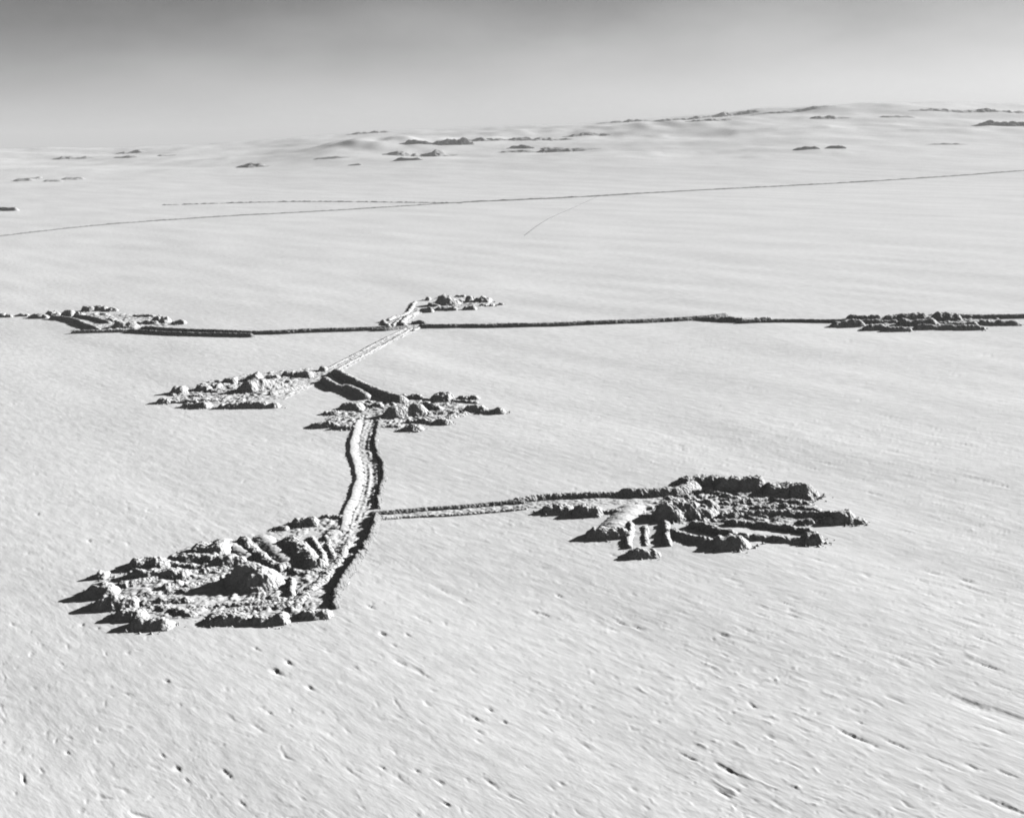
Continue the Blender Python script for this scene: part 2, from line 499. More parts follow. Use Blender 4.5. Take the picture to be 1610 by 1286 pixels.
# ------------------------------------------------------------------ churned floors and roads
def in_poly(X, Y, poly):
    c = np.zeros(X.shape, bool)
    dmin = np.full(X.shape, 1e9)
    n = len(poly)
    for i in range(n):
        x0, y0 = poly[i]; x1, y1 = poly[(i + 1) % n]
        cond = ((y0 > Y) != (y1 > Y)) & (X < (x1 - x0) * (Y - y0) / (y1 - y0 + 1e-12) + x0)
        c ^= cond
        ex, ey = x1 - x0, y1 - y0
        t = np.clip(((X - x0) * ex + (Y - y0) * ey) / (ex * ex + ey * ey + 1e-9), 0, 1)
        dmin = np.minimum(dmin, np.hypot(X - x0 - t * ex, Y - y0 - t * ey))
    return np.where(c, dmin, -dmin)

def floor(site, poly_px, centre_px, amp=0.35, label=None):
    poly = np.array([site.pt(*p) for p in poly_px]); c = site.pt(*centre_px)
    SEED[0] += 7
    seed = SEED[0]
    d = float(np.hypot(*c))
    cell = max(0.35, d / 1300.0)
    x0, y0 = poly.min(0) - 3; x1, y1 = poly.max(0) + 3
    xs = np.arange(x0, x1, cell); ys = np.arange(y0, y1, cell * 1.2)
    X, Y = np.meshgrid(xs, ys)
    ew = max(1.0, cell / 0.4)
    sd = in_poly(X, Y, poly) + 2.4 * ew * fbm(X / (7 * ew), Y / (7 * ew), seed, 3) - ew
    r = np.hypot(X - c[0], Y - c[1]); th = np.arctan2(Y - c[1], X - c[0])
    st = perlin(th * 9, r / 16, seed + 1) + 0.8 * perlin(th * 20, r / 11, seed + 2)
    cl = fbm(X / 2.6, Y / 2.6, seed + 3, 3, 0.6)
    z = 0.12 + amp * (0.55 * st + 0.65 * cl + 0.9 * np.maximum(0, perlin(X / 3.5, Y / 2.2, seed + 9) - 0.25))
    edge = sstep(0, 3.5 * ew, sd)
    Z = ground(X, Y) + np.where(sd > 0, edge * np.maximum(z, -0.05) + 0.03, -0.6 + 0.1 * np.maximum(sd, -3))
    me = grid_mesh('churned_ground', X, Y, Z, M_FLOOR)
    return link('ground', me, kind='structure')

def strip(site, pts_px, width, amp=0.18, name='road', mat=None, pts=None):
    pts = [site.pt(*p) for p in pts_px] if pts is None else pts
    SEED[0] += 7
    seed = SEED[0]
    d = float(np.hypot(*np.mean(pts, axis=0)))
    cell = max(0.35, d / 1300.0)
    sp, ss = resample(pts, cell)
    tan = np.gradient(sp, axis=0); tan /= np.hypot(tan[:, 0], tan[:, 1])[:, None] + 1e-9
    nl = np.stack([-tan[:, 1], tan[:, 0]], 1)
    vv = np.linspace(-width * 0.5 - 0.6, width * 0.5 + 0.6, max(6, int((width + 1.2) / cell) + 1))
    X = sp[:, None, 0] + nl[:, None, 0] * vv; Y = sp[:, None, 1] + nl[:, None, 1] * vv
    sv = ss[:, None] + 0 * vv[None, :]
    e = width * 0.5 - np.abs(vv)[None, :] + 0.7 * fbm(X / 3, Y / 3, seed, 2)
    rut = 0.9 * perlin(sv / 45, vv[None, :] / 1.1 + 0 * sv, seed + 4) + 0.75 * fbm(sv / 2.6, vv[None, :] / 3.0 + 0 * sv, seed + 1, 3, 0.6)
    z = 0.06 + amp * rut
    Z = ground(X, Y) + np.where(e > 0, sstep(0, 0.8, e) * np.maximum(z, -0.03) + 0.02, -0.4)
    me = grid_mesh(name, X, Y, Z, mat or M_FLOOR)
    return link(name, me, kind='structure')

# ================================================================== A: largest dig site, at the near end of the berm road
A = Site(80, 780, 0.3354, 'largest dig site', 'heaps around the largest dig site')
floor(A, [(300, 470), (420, 330), (640, 230), (900, 200), (1180, 120), (1350, 90), (1480, 120), (1440, 260), (1330, 500), (1200, 560), (800, 585), (480, 590), (380, 540)], (1000, 420), amp=0.5)
front = [(165, 290, 405, 475), (215, 378, 455, 532), (290, 420, 520, 585), (372, 535, 568, 634), (722, 905, 543, 605), (935, 1085, 546, 608), (1155, 1290, 525, 578)]
alook = ['pointed dark heap at the tip', 'dark heap second from the tip', 'small dark heap third from the tip', 'low round heap fourth from the tip',
         'wide dark heap in the middle', 'dark heap second from the road', 'speckled heap next to the road']
for (x0, x1, yt, yb), s in zip(front, alook):
    box(A, x0, x1, yt, yb, s + ' of the front row of the largest dig site', trim=.04, grow=.2, hs=.82, rough=.85)
box(A, 210, 262, 350, 392, 'little light snow lump above the pointed heap of the largest dig site')
back = [(352, 520, 285, 358, 'heap with shaded end at the back row tip'),
        (335, 610, 335, 395, 'long grey bank inside the outer end of the back row'),
        (525, 740, 262, 320, 'low ragged heap below the tall grey heap'),
        (645, 800, 195, 290, 'tall grey heap amid the back row'),
        (730, 880, 268, 335, 'dark jagged heap behind the central dome'),
        (1030, 1100, 138, 165, 'small dark heap third from the road in the back row'),
        (1125, 1225, 96, 152, 'sloping heap second from the road in the back row'),
        (1255, 1355, 86, 112, 'flat dark heap touching the road in the back row')]
for (x0, x1, yt, yb, s) in back:
    box(A, x0, x1, yt, yb, s + ' of the largest dig site', hs=.85, rough=.8, trim=.08, grow=.2)
put('snow_heap', [A.pt(905, 215), A.pt(1000, 315), A.pt(1070, 345)], 1.7, 1.9, 2.6, 'narrow slanting ridge between two white ramps of the largest dig site', 'snow heap', A.group)
put('snow_heap', [A.pt(1120, 225), A.pt(1200, 300), A.pt(1240, 335)], 2.8, 3.2, 4.0, 'broad slanting heap with oval grey face in the largest dig site', 'snow heap', A.group, var=.2)
put('snow_heap', [A.pt(1225, 205), A.pt(1290, 310)], 1.3, 1.2, 1.8, 'thin slanting ridge beside the oval grey face of the largest dig site', 'snow heap', A.group)
put('snow_heap', [A.pt(1290, 195), A.pt(1330, 290)], 1.0, 1.0, 1.6, 'thin ridge nearest the road among the fan of the largest dig site', 'snow heap', A.group)
put('snow_heap', [A.pt(540, 435), A.pt(620, 412)], 1.5, 1.7, 1.7, 'small dark lump left of the central dome of the largest dig site', 'snow heap', A.group)
put('snow_heap', [A.pt(440, 505), A.pt(640, 492)], 1.3, 1.6, 1.6, 'low grey bank across the floor of the largest dig site', 'snow heap', A.group)
put('snow_heap', [A.pt(600, 545), A.pt(720, 520), A.pt(1000, 500), A.pt(1090, 488)], 0.9, 1.3, 1.3, 'thin broken windrow just before the central dome of the largest dig site', 'snow heap', A.group)
put('snow_heap', [A.pt(640, 420), A.pt(830, 372)], 1.0, 1.4, 1.4, 'low straight windrow running up to the central dome of the largest dig site', 'snow heap', A.group)
put('snow_heap', [A.pt(1120, 395), A.pt(1130, 470)], 1.5, 1.2, 1.2, 'short dark ridge just right of the central dome of the largest dig site', 'snow heap', A.group)
put('snow_ramp', [A.pt(800, 215), A.pt(880, 255), A.pt(930, 290)], 1.1, 3.0, 3.0, 'white ramp left of the narrow slanting ridge in the largest dig site', 'snow ramp', A.group, rough=.35, mat=M_DRIFT)
put('snow_ramp', [A.pt(1000, 200), A.pt(1060, 265), A.pt(1110, 310)], 1.1, 3.0, 3.0, 'white ramp between the narrow ridge and the oval grey face', 'snow ramp', A.group, rough=.35, mat=M_DRIFT)
for (pts, h, s) in [([(330, 425), (480, 395), (640, 365), (800, 335)], 1.2, 'long low slab running from the outer tip toward the dome'),
                    ([(430, 470), (560, 455), (660, 450)], .9, 'short pale rib in the shadow of the dome'),
                    ([(430, 545), (520, 530), (640, 560)], 1.1, 'bright slab behind the front row near the tip'),
                    ([(780, 560), (900, 535), (1060, 520), (1160, 500)], 1.0, 'bright slab behind the front row near the road'),
                    ([(560, 325), (700, 335), (820, 320)], 1.3, 'dark broken rib under the back row'),
                    ([(1080, 330), (1180, 365), (1300, 340)], .9, 'curved rib sweeping round to the road'),
                    ([(1150, 520), (1230, 440), (1320, 350), (1400, 230)], .8, 'long rut ridge curving up along the road berm')]:
    put('snow_bank', [A.pt(*p) for p in pts], h, 2.6, 1.5, s + ' of the largest dig site', 'snow bank', A.group, rough=.8)
# the tall dome of dug snow
put('snow_dome', [A.pt(925, 400), A.pt(985, 412)], 6.2, 6.6, 6.2, 'tall rounded dome of snow standing in the middle of the largest dig site', 'snow dome',
    'domes in the middle of the dig sites', end=6.2, var=0.08, rough=0.45, hprof=[1.0, .82], peaky=0.05)

# ================================================================== roads with berms
C = Site(460, 560, 0.2236, 'dig site where the roads fork', 'heaps around the dig site at the fork')
centre = [(560, 420), (525, 520), (500, 640), (520, 760), (530, 860), (500, 1000), (440, 1150), (410, 1260), (370, 1390), (320, 1520)]
strip(C, centre, 9.0, amp=0.32)
put('snow_berm', [C.pt(*p) for p in [(455, 470), (425, 560), (408, 680), (440, 790), (447, 880), (415, 1000), (362, 1120), (340, 1230)]], 0.75, 2.9, 0.9,
    'smooth white berm along the west side of the near road', 'snow berm', 'berms along the roads', rough=0.45, mat=M_DRIFT)
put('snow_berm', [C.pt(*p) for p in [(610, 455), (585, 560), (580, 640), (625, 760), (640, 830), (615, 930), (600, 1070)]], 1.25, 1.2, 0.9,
    'dark ragged berm along the east side of the near road', 'snow berm', 'berms along the roads', rough=0.9, mat=M_SPOIL_SHADE)
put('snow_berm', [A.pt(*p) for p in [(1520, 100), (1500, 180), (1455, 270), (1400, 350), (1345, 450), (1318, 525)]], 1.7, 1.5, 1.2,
    'dark berm closing the road side of the largest dig site', 'snow berm', 'berms along the roads', rough=0.9, mat=M_SPOIL_SHADE)
# branch road to B
br = [(545, 1140), (760, 1105), (1010, 1090), (1300, 1065), (1610, 1045)]
strip(C, br, 7.0, amp=0.2)
face(C, [(560, 1130), (770, 1108), (1040, 1085), (1300, 1065), (1610, 1040)], 36, 'long dark berm on the far side of the branch road', name='snow_berm', cat='snow berm', trim=0.0, grow=0.05, group='berms along the roads', mat=M_SPOIL_SHADE, hs=1.1)
face(C, [(560, 1165), (800, 1140), (1100, 1125), (1300, 1108), (1640, 1080)], 20, 'thin broken berm on the near side of the branch road', name='snow_berm', cat='snow berm', trim=0.0, grow=0.05, group='berms along the roads', var=.8)

# ================================================================== B: dig site with finger trenches
B = Site(820, 720, 0.3478, 'dig site with finger trenches', 'heaps around the finger trenches')
W = ' of the finger-trench site'
strip(B, [(-60, 205), (200, 205), (480, 190), (640, 190)], 9, amp=0.2)
floor(B, [(480, 215), (680, 150), (900, 120), (1300, 190), (1380, 260), (1280, 300), (1000, 310), (700, 310), (560, 290), (440, 270)], (800, 230), amp=0.8)
face(B, [(-20, 208), (170, 190), (450, 182), (560, 175)], 34, 'middle stretch of berm leading into the dig site with finger trenches', name='snow_berm', cat='snow berm', trim=0, group='berms along the roads')
face(B, [(470, 180), (700, 172), (760, 150)], 52, 'thick dark berm end joining the back row' + W, name='snow_berm', cat='snow berm', trim=0, group='berms along the roads')
for (x0, x1, yt, yb, s) in [
        (95, 215, 193, 256, 'first knob of the low row beside the branch road'),
        (235, 345, 206, 266, 'round knob in the middle of the row beside the branch road'),
        (335, 440, 230, 258, 'flat tail of the row beside the branch road'),
        (700, 885, 76, 132, 'long heap nearest the berm in the back row' + W),
        (875, 985, 86, 157, 'second heap from the berm in the back row' + W),
        (965, 1090, 90, 162, 'third heap from the berm in the back row' + W),
        (1095, 1225, 90, 185, 'tallest dark heap of the back row' + W),
        (1200, 1315, 115, 195, 'sloping heap at the outer end of the back row' + W),
        (295, 460, 308, 370, 'dark heap at the foot of the white ramp' + W),
        (478, 600, 402, 452, 'dark end heap of the short square trench' + W),
        (865, 1000, 345, 418, 'bulky end heap of the slanting middle trench' + W),
        (1270, 1350, 330, 392, 'end heap of the longest trench' + W),
        (1250, 1312, 272, 302, 'small lone oval heap' + W),
        (1390, 1490, 232, 300, 'end heap of the farthest finger bank' + W),
        (1350, 1530, 268, 302, 'low point at the tip of the farthest finger bank' + W)]:
    box(B, x0, x1, yt, yb, s, trim=0.05, grow=.18, hs=.88, rough=.8)
for (pts, th, s) in [
        ([(900, 275), (1150, 265), (1390, 278)], 34, 'long dark bank leading out to the farthest finger' + W),
        ([(770, 325), (850, 345), (945, 362)], 40, 'upper bank of the slanting middle trench' + W),
        ([(690, 355), (780, 385), (875, 412)], 42, 'lower bank of the slanting middle trench' + W),
        ([(935, 305), (1100, 318), (1285, 340)], 32, 'upper bank of the longest trench' + W),
        ([(990, 372), (1130, 375), (1290, 388)], 34, 'lower bank of the longest trench' + W),
        ([(890, 220), (1040, 205)], 26, 'short lump inside the streaked floor' + W),
        ([(1040, 240), (1200, 232)], 30, 'middle bank inside the streaked floor' + W),
        ([(1130, 205), (1260, 215)], 26, 'upper bank inside the streaked floor' + W)]:
    face(B, pts, th, s, name='snow_bank', cat='snow bank', trim=0.02, rough=.85, var=.3)
for (pts, h, s) in [([(880, 192), (1000, 200), (1150, 186), (1290, 210)], 1.0, 'long curved rib under the back row'),
                    ([(880, 252), (1050, 226), (1200, 224), (1340, 245)], 1.0, 'long curved rib across the middle of the fan'),
                    ([(720, 152), (850, 160), (980, 188)], 1.1, 'pale rib curving down from the berm end'),
                    ([(870, 285), (1010, 288), (1160, 300)], .8, 'thin rib along the near edge of the fan')]:
    put('snow_bank', [B.pt(*p) for p in pts], h, 1.5, 1.5, s + W, 'snow bank', B.group)
put('snow_bank', [B.pt(495, 300), B.pt(478, 405)], 1.2, 1.1, 1.1, 'bank along the ramp side of the short square trench', 'snow bank', B.group)
put('snow_bank', [B.pt(655, 305), B.pt(660, 395)], 1.7, 1.4, 1.3, 'bank on the outer side of the short square trench', 'snow bank', B.group)
put('snow_bank', [B.pt(560, 315), B.pt(560, 395)], .6, 1.0, 1.0, 'low white rib on the floor of the short square trench', 'snow bank', B.group)
put('snow_ramp', [B.pt(500, 228), B.pt(415, 318)], 1.2, 4.2, 4.2, 'white snow ramp sloping down to a dark heap', 'snow ramp', B.group, rough=.3, mat=M_DRIFT)
put('snow_dome', [B.pt(670, 275), B.pt(720, 262), B.pt(810, 262)], 5.8, 5.6, 5.6, 'wide dark dome in the middle' + W, 'snow dome', 'domes in the middle of the dig sites', end=5, var=.25, rough=.9, hprof=[1, .95, .55])
put('snow_heap', [B.pt(770, 205), B.pt(835, 225)], 2.6, 3.2, 3.2, 'knobbly sunlit heap behind the wide dark dome' + W, 'snow heap', B.group)

# ================================================================== C: dig site at the fork
W = ' of the dig site at the fork'
floor(C, [(230, 480), (240, 410), (340, 330), (480, 300), (760, 310), (980, 300), (1200, 330), (1300, 400), (1000, 460), (780, 510), (640, 500), (440, 500)], (800, 400), amp=0.6)
for (x0, x1, yt, yb, s) in [
        (110, 285, 457, 512, 'pointed heap at the outer tip'), (285, 425, 480, 525, 'flat heap between the tip and the road berm'),
        (215, 315, 368, 418, 'slanting heap above the outer tip'), (330, 470, 315, 385, 'dark jagged heap third from the tip'),
        (475, 615, 315, 358, 'oval dark heap beside the road'), (735, 885, 262, 302, 'flat heap behind the dome'),
        (965, 1095, 240, 332, 'tall heap past the dome'), (1155, 1285, 263, 308, 'lone oval heap'),
        (985, 1095, 425, 482, 'round heap on the near edge'), (770, 890, 462, 532, 'dark heap nearest the camera'),
        (780, 960, 435, 478, 'low heap just in front of the dome'), (1210, 1340, 318, 392, 'grey heap on the tail'),
        (1300, 1465, 350, 405, 'dark end of the tail')]:
    box(C, x0, x1, yt, yb, s + W, hs=.8, trim=.06, grow=.2, rough=1.0)
put('snow_dome', [C.pt(725, 425), C.pt(820, 410), C.pt(880, 408)], 5.2, 5.2, 5.2, 'dark dome in the middle' + W, 'snow dome', 'domes in the middle of the dig sites', end=5, rough=.4, var=.1)
put('snow_heap', [C.pt(930, 345), C.pt(1010, 375)], 2.2, 3.0, 3.0, 'bright knobbly heap beside the dome' + W, 'snow heap', C.group)
put('snow_heap', [C.pt(950, 410), C.pt(1180, 395)], 1.6, 2.6, 2.6, 'low rough bank behind the tail' + W, 'snow heap', C.group)
put('snow_heap', [C.pt(640, 490), C.pt(740, 495)], 0.9, 2.6, 2.6, 'scattered low rubble bank beside the road berm' + W, 'snow heap', C.group)
for (pts, h, s) in [([(250, 400), (350, 375), (480, 350)], 1.0, 'low rough bank joining heaps nearest the outer tip'),
                    ([(880, 300), (1000, 325), (1150, 318), (1290, 330)], 1.1, 'low rough bank under the tall heap'),
                    ([(960, 455), (1100, 435), (1220, 405)], 1.1, 'low rough bank closing the near edge'),
                    ([(270, 455), (380, 440), (430, 470)], .9, 'low rib across the floor near the tip')]:
    put('snow_bank', [C.pt(*p) for p in pts], h, 2.0, 1.6, s + W, 'snow bank', C.group)
# road on to the north-west
strip(C, [(250, 130), (420, 215), (600, 300), (640, 390)], 9, amp=.2)
face(C, [(305, 135), (420, 195), (560, 260), (740, 320)], 55, 'thick dark berm on the far side of the fork road', name='snow_berm', cat='snow berm', trim=0, group='berms along the roads')
face(C, [(230, 185), (320, 240), (400, 245), (505, 300)], 50, 'dark broken berm on the near side of the fork road', name='snow_berm', cat='snow berm', trim=0, group='berms along the roads')

# ================================================================== D: narrow dig site beside the faint track
D = Site(230, 560, 0.1863, 'narrow dig site', 'heaps around the narrow dig site')
W = ' of the narrow dig site'
floor(D, [(180, 370), (220, 320), (420, 230), (800, 150), (1200, 110), (1400, 90), (1500, 130), (1350, 240), (1000, 360), (900, 400), (400, 410)], (850, 300), amp=0.6)
for (x0, x1, yt, yb, s) in [
        (80, 190, 343, 405, 'pointed heap at the outer tip'), (180, 400, 365, 398, 'thin bank behind the front row'),
        (295, 505, 370, 440, 'dark heap of the front row nearer the tip'), (600, 1050, 372, 440, 'longest dark heap of the front row'),
        (205, 320, 245, 325, 'thin slanting heap above the tip'), (405, 515, 232, 300, 'first dark heap from the tip in the back row'),
        (505, 615, 268, 306, 'low heap second from the tip in the back row'), (550, 615, 198, 275, 'steep heap between white slopes in the back row'),
        (638, 745, 168, 240, 'grey heap in the middle of the back row'), (1005, 1115, 145, 205, 'square dark heap past the dome in the back row'),
        (1060, 1140, 195, 238, 'small heap under the square dark heap'), (1145, 1242, 105, 185, 'tall heap third from the track in the back row'),
        (1165, 1215, 195, 232, 'little heap under the tall heap in the back row'), (1245, 1370, 108, 185, 'rounded grey heap second from the track'),
        (1455, 1512, 75, 128, 'dark heap at the track end'), (845, 950, 118, 215, 'peaked heap behind the dome')]:
    box(D, x0, x1, yt, yb, s + W, hs=.78, trim=.06, grow=.2, rough=1.0)
put('snow_dome', [D.pt(870, 292), D.pt(950, 278), D.pt(1060, 255)], 5.6, 6.4, 5.6, 'dark dome with a long pointed shadow in the narrow dig site', 'snow dome', 'domes in the middle of the dig sites', end=6, rough=.5, var=.2, hprof=[1, .9, .6])
for (pts, h, s) in [([(230, 330), (400, 290), (560, 270), (720, 235)], 1.2, 'low rough bank linking the back row near the tip'),
                    ([(960, 230), (1080, 205), (1250, 175), (1400, 140)], 1.3, 'low rough bank linking the back row near the track'),
                    ([(200, 385), (420, 375), (640, 380)], .9, 'low bank filling the gap in the front row')]:
    put('snow_bank', [D.pt(*p) for p in pts], h, 2.4, 1.7, s + W, 'snow bank', D.group)
face(D, [(975, 350), (1150, 310), (1320, 270)], 34, 'low windrow along the track side' + W, name='snow_bank', cat='snow bank')
face(D, [(330, 350), (470, 345)], 36, 'low grey bank on the floor' + W, name='snow_bank', cat='snow bank')
face(D, [(650, 285), (830, 255)], 24, 'thin ridge running up to the dome' + W, name='snow_bank', cat='snow bank')
FULL = Site(0, 0, 1.0, '', None)
strip(FULL, [(430, 628), (480, 606), (520, 585), (560, 562), (600, 540), (640, 521)], 9, amp=.35)
put('snow_berm', [FULL.pt(*p) for p in [(520, 587), (570, 560), (612, 538), (648, 517)]], .7, 1.2, 1.2, 'thin dark edge on the east side of the faint track', 'snow berm', 'berms along the roads')
put('snow_berm', [FULL.pt(*p) for p in [(508, 583), (555, 559), (596, 538), (640, 516)]], .55, 1.2, 1.2, 'thin dark edge on the west side of the faint track', 'snow berm', 'berms along the roads')

# ================================================================== E: dig site at the bend of the cross-country bank
E = Site(0, 460, 0.2609, 'dig site at the bend of the long bank', 'heaps around the bend of the long bank')
W = ' of the dig site at the bend'
floor(E, [(380, 240), (560, 190), (480, 130), (640, 120), (1000, 140), (1080, 190), (950, 225), (600, 245)], (730, 190), amp=.6)
for (x0, x1, yt, yb, s) in [
        (-60, 10, 112, 142, 'outermost knob of the chain of knobs'), (0, 32, 115, 150, 'second knob of the chain of knobs'), (35, 72, 128, 150, 'third flat knob of the chain of knobs'),
        (92, 150, 124, 143, 'fourth wide knob of the chain of knobs'), (148, 172, 126, 143, 'smallest knob of the chain of knobs'), (178, 285, 120, 155, 'last long knob of the chain of knobs'),
        (285, 360, 100, 138, 'pale heap where the chain of knobs ends'), (380, 442, 98, 146, 'tall knob above the curved bank'), (452, 498, 112, 142, 'small knob beside the tall knob'),
        (488, 555, 82, 117, 'first dark heap of the far row of three'), (562, 645, 78, 110, 'middle dark heap of the far row of three'), (632, 697, 86, 116, 'last dark heap of the far row of three'),
        (600, 640, 122, 140, 'tiny heap under the far row of three'), (640, 715, 148, 185, 'dark shoulder beside the dome'),
        (798, 925, 128, 150, 'flat heap past the dome'), (830, 945, 165, 190, 'low dark heap past the dome'), (925, 1008, 130, 185, 'tall heap with a white top'),
        (1035, 1105, 155, 195, 'slanting heap at the end'), (850, 940, 196, 222, 'low heap by the long bank')]:
    box(E, x0, x1, yt, yb, s + W, trim=.0, grow=.12, hs=.85, rough=1.0, back=1.5)
put('snow_dome', [E.pt(735, 212), E.pt(780, 210)], 5.2, 6, 6, 'dark dome in the middle' + W, 'snow dome', 'domes in the middle of the dig sites', end=6, rough=.6)
for (pts, th, s) in [([(320, 160), (420, 172), (500, 200), (585, 240)], 26, 'outer curved bank' + W), ([(460, 150), (560, 165), (645, 190)], 22, 'inner curved bank' + W)]:
    face(E, pts, th, s, name='snow_bank', cat='snow bank', trim=.0)
face(E, [(362, 250), (580, 246), (800, 240)], 22, 'thin dark bank along the near edge' + W, name='snow_bank', cat='snow bank')
# the long bank across the country
LB = 'stretches of the long bank'
strip(FULL, [(200, 523), (400, 523), (610, 516), (660, 512), (850, 508), (1100, 500), (1300, 503), (1700, 495)], 8, amp=.2)
face(FULL, [(205, 524), (290, 528), (385, 530)], 6.5, 'near edge of the long bank by the bend', name='snow_bank', cat='snow bank', trim=0, group=LB, mat=M_SPOIL_SHADE, hs=1.08)
face(FULL, [(235, 519), (300, 523), (400, 526), (500, 523), (612, 519)], 6.5, 'long dark bank between the bend and the crossroads', name='snow_bank', cat='snow bank', trim=0, grow=.05, group=LB, mat=M_SPOIL_SHADE, hs=1.08)
face(FULL, [(662, 517), (800, 515), (960, 510), (1100, 503), (1140, 499)], 7, 'long dark bank between the crossroads and the kink', name='snow_bank', cat='snow bank', trim=0, grow=.05, group=LB, mat=M_SPOIL_SHADE, hs=1.08)
face(FULL, [(1098, 504), (1180, 508)], 7, 'short overlapping bank just past the kink', name='snow_bank', cat='snow bank', trim=0, group=LB, mat=M_SPOIL_SHADE, hs=1.08)
face(FULL, [(1165, 509), (1240, 507), (1330, 508)], 6, 'bank between the kink and the flat dark dig site', name='snow_bank', cat='snow bank', trim=0, grow=.05, group=LB, mat=M_SPOIL_SHADE, hs=1.08)
face(FULL, [(1500, 502), (1610, 501), (1760, 498)], 8, 'bank leaving the flat dark dig site at the edge', name='snow_bank', cat='snow bank', trim=0, grow=.0, group=LB)
box(FULL, 1180, 1212, 499, 506, 'pale knob on the long bank past the kink', group=LB)

# ================================================================== F: small dig site beyond the crossroads
F = Site(590, 450, 0.1429, 'small dig site beyond the crossroads', 'heaps of the small dig site beyond the crossroads')
W = ' of the small dig site beyond the crossroads'
floor(F, [(560, 260), (600, 190), (700, 130), (1150, 120), (1300, 190), (1100, 240), (700, 260)], (800, 200), amp=.6)
for (x0, x1, yt, yb, s) in [
        (555, 610, 108, 158, 'lone round knob beside the back row'), (578, 700, 178, 228, 'dark low heap at the road end'), (685, 745, 105, 135, 'pale heap behind the dome'),
        (880, 985, 92, 125, 'ring-topped heap in the back row'), (868, 960, 148, 195, 'small heap in the middle'), (1000, 1080, 98, 185, 'first half of the dark double heap'),
        (1070, 1155, 92, 180, 'second half of the double heap'), (1150, 1255, 100, 188, 'slanting heap beyond the double heap'), (1260, 1305, 178, 225, 'small knob near the tail'),
        (1355, 1410, 170, 210, 'last lone knob of the tail'), (495, 625, 228, 288, 'dark heap beside the approach road'), (668, 880, 222, 272, 'longest heap of the front row'),
        (970, 1105, 205, 262, 'last heap of the front row'), (1150, 1220, 195, 222, 'faint low heap in front')]:
    box(F, x0, x1, yt, yb, s + W, trim=.0, grow=.12, hs=.9, rough=1.0, back=1.5)
put('snow_dome', [F.pt(770, 205), F.pt(830, 200)], 7.0, 8, 8, 'dark dome in the middle' + W, 'snow dome', 'domes in the middle of the dig sites', end=8, rough=.6)
strip(F, [(520, 250), (420, 300), (300, 370), (200, 440), (160, 480)], 10, amp=.5)
for (pts, h, s) in [([(440, 180), (390, 250), (340, 310), (200, 350), (150, 385)], 1.3, 'far edge of the approach road'), ([(460, 295), (350, 350), (300, 400), (310, 450)], 1.8, 'near edge of the approach road'),
                    ([(290, 360), (220, 410), (190, 440)], 1.2, 'low rib in the middle of the approach road'), ([(85, 395), (140, 450)], 1.5, 'short spur beside the crossroads')]:
    put('snow_berm', [F.pt(*p) for p in pts], h, h * 1.2, h * 1.2, s + ' of the small dig site', 'snow berm', F.group)
box(F, 368, 550, 383, 425, 'dark oval heap at the crossroads on the long bank', group=LB, mat=M_SPOIL_SHADE, hs=1.08)
face(F, [(0, 498), (150, 492), (325, 470)], 38, 'dark end of the long bank at the crossroads', name='snow_bank', cat='snow bank', trim=0, group=LB, mat=M_SPOIL_SHADE, hs=1.08)
face(F, [(390, 505), (500, 465)], 26, 'short slanting bank below the oval crossroads heap', name='snow_bank', cat='snow bank', group=LB)

# ================================================================== G: long flat dig site on the straight bank
G = Site(1000, 470, 0.3789, 'long flat dig site', 'heaps of the long flat dig site')
W = ' of the long flat dig site'
floor(G, [(820, 115), (900, 85), (1100, 60), (1350, 60), (1560, 85), (1400, 125), (1000, 128)], (1150, 95), amp=.7)
for (x0, x1, yt, yb, s) in [
        (812, 935, 84, 117, 'dark heap at the near corner'), (945, 1045, 104, 131, 'dark heap first in the front row'), (1030, 1135, 113, 137, 'low heap second in the front row'),
        (1155, 1425, 106, 131, 'longest heap of the front row'), (878, 1005, 62, 86, 'ragged heap first in the back row'), (1035, 1200, 52, 95, 'wide dark heap in the back row'),
        (1085, 1240, 78, 115, 'dark heap in the middle'), (1235, 1335, 44, 95, 'tallest heap in the back row'), (1420, 1580, 85, 112, 'ragged grey heap by the outer end'),
        (930, 1075, 85, 105, 'low bank behind the front row'), (1290, 1410, 95, 118, 'grey heap behind the longest heap')]:
    box(G, x0, x1, yt, yb, s + W, trim=.0, grow=.12, hs=.9, rough=.6, back=1.6)

# ================================================================== far country
FARG = 'banks along the distant road'
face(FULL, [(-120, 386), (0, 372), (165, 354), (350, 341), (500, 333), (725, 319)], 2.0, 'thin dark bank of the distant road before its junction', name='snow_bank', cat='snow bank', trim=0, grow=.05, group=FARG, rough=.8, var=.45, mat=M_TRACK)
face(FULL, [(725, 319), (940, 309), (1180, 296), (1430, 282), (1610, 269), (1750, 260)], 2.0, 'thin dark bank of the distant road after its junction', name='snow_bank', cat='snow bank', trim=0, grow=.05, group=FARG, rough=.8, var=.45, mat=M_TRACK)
face(FULL, [(255, 323), (440, 318), (560, 318), (725, 320)], 1.2, 'faint second bank joining the distant road', name='snow_bank', cat='snow bank', trim=0, grow=.05, group=FARG, rough=1.0, var=1.0, mat=M_SPOIL_SHADE)
face(FULL, [(940, 309), (900, 328), (860, 346), (815, 376)], 0.45, 'very faint track edge dropping away from the distant road', name='snow_bank', cat='snow bank', trim=0, grow=.0, group=FARG, rough=1.0, var=1.0, mat=M_SPOIL_SHADE)
face(FULL, [(-90, 330), (33, 332)], 5.5, 'short black bank at the picture edge before the distant hills', name='snow_bank', cat='snow bank', trim=0, grow=0, rough=.5, var=.2)

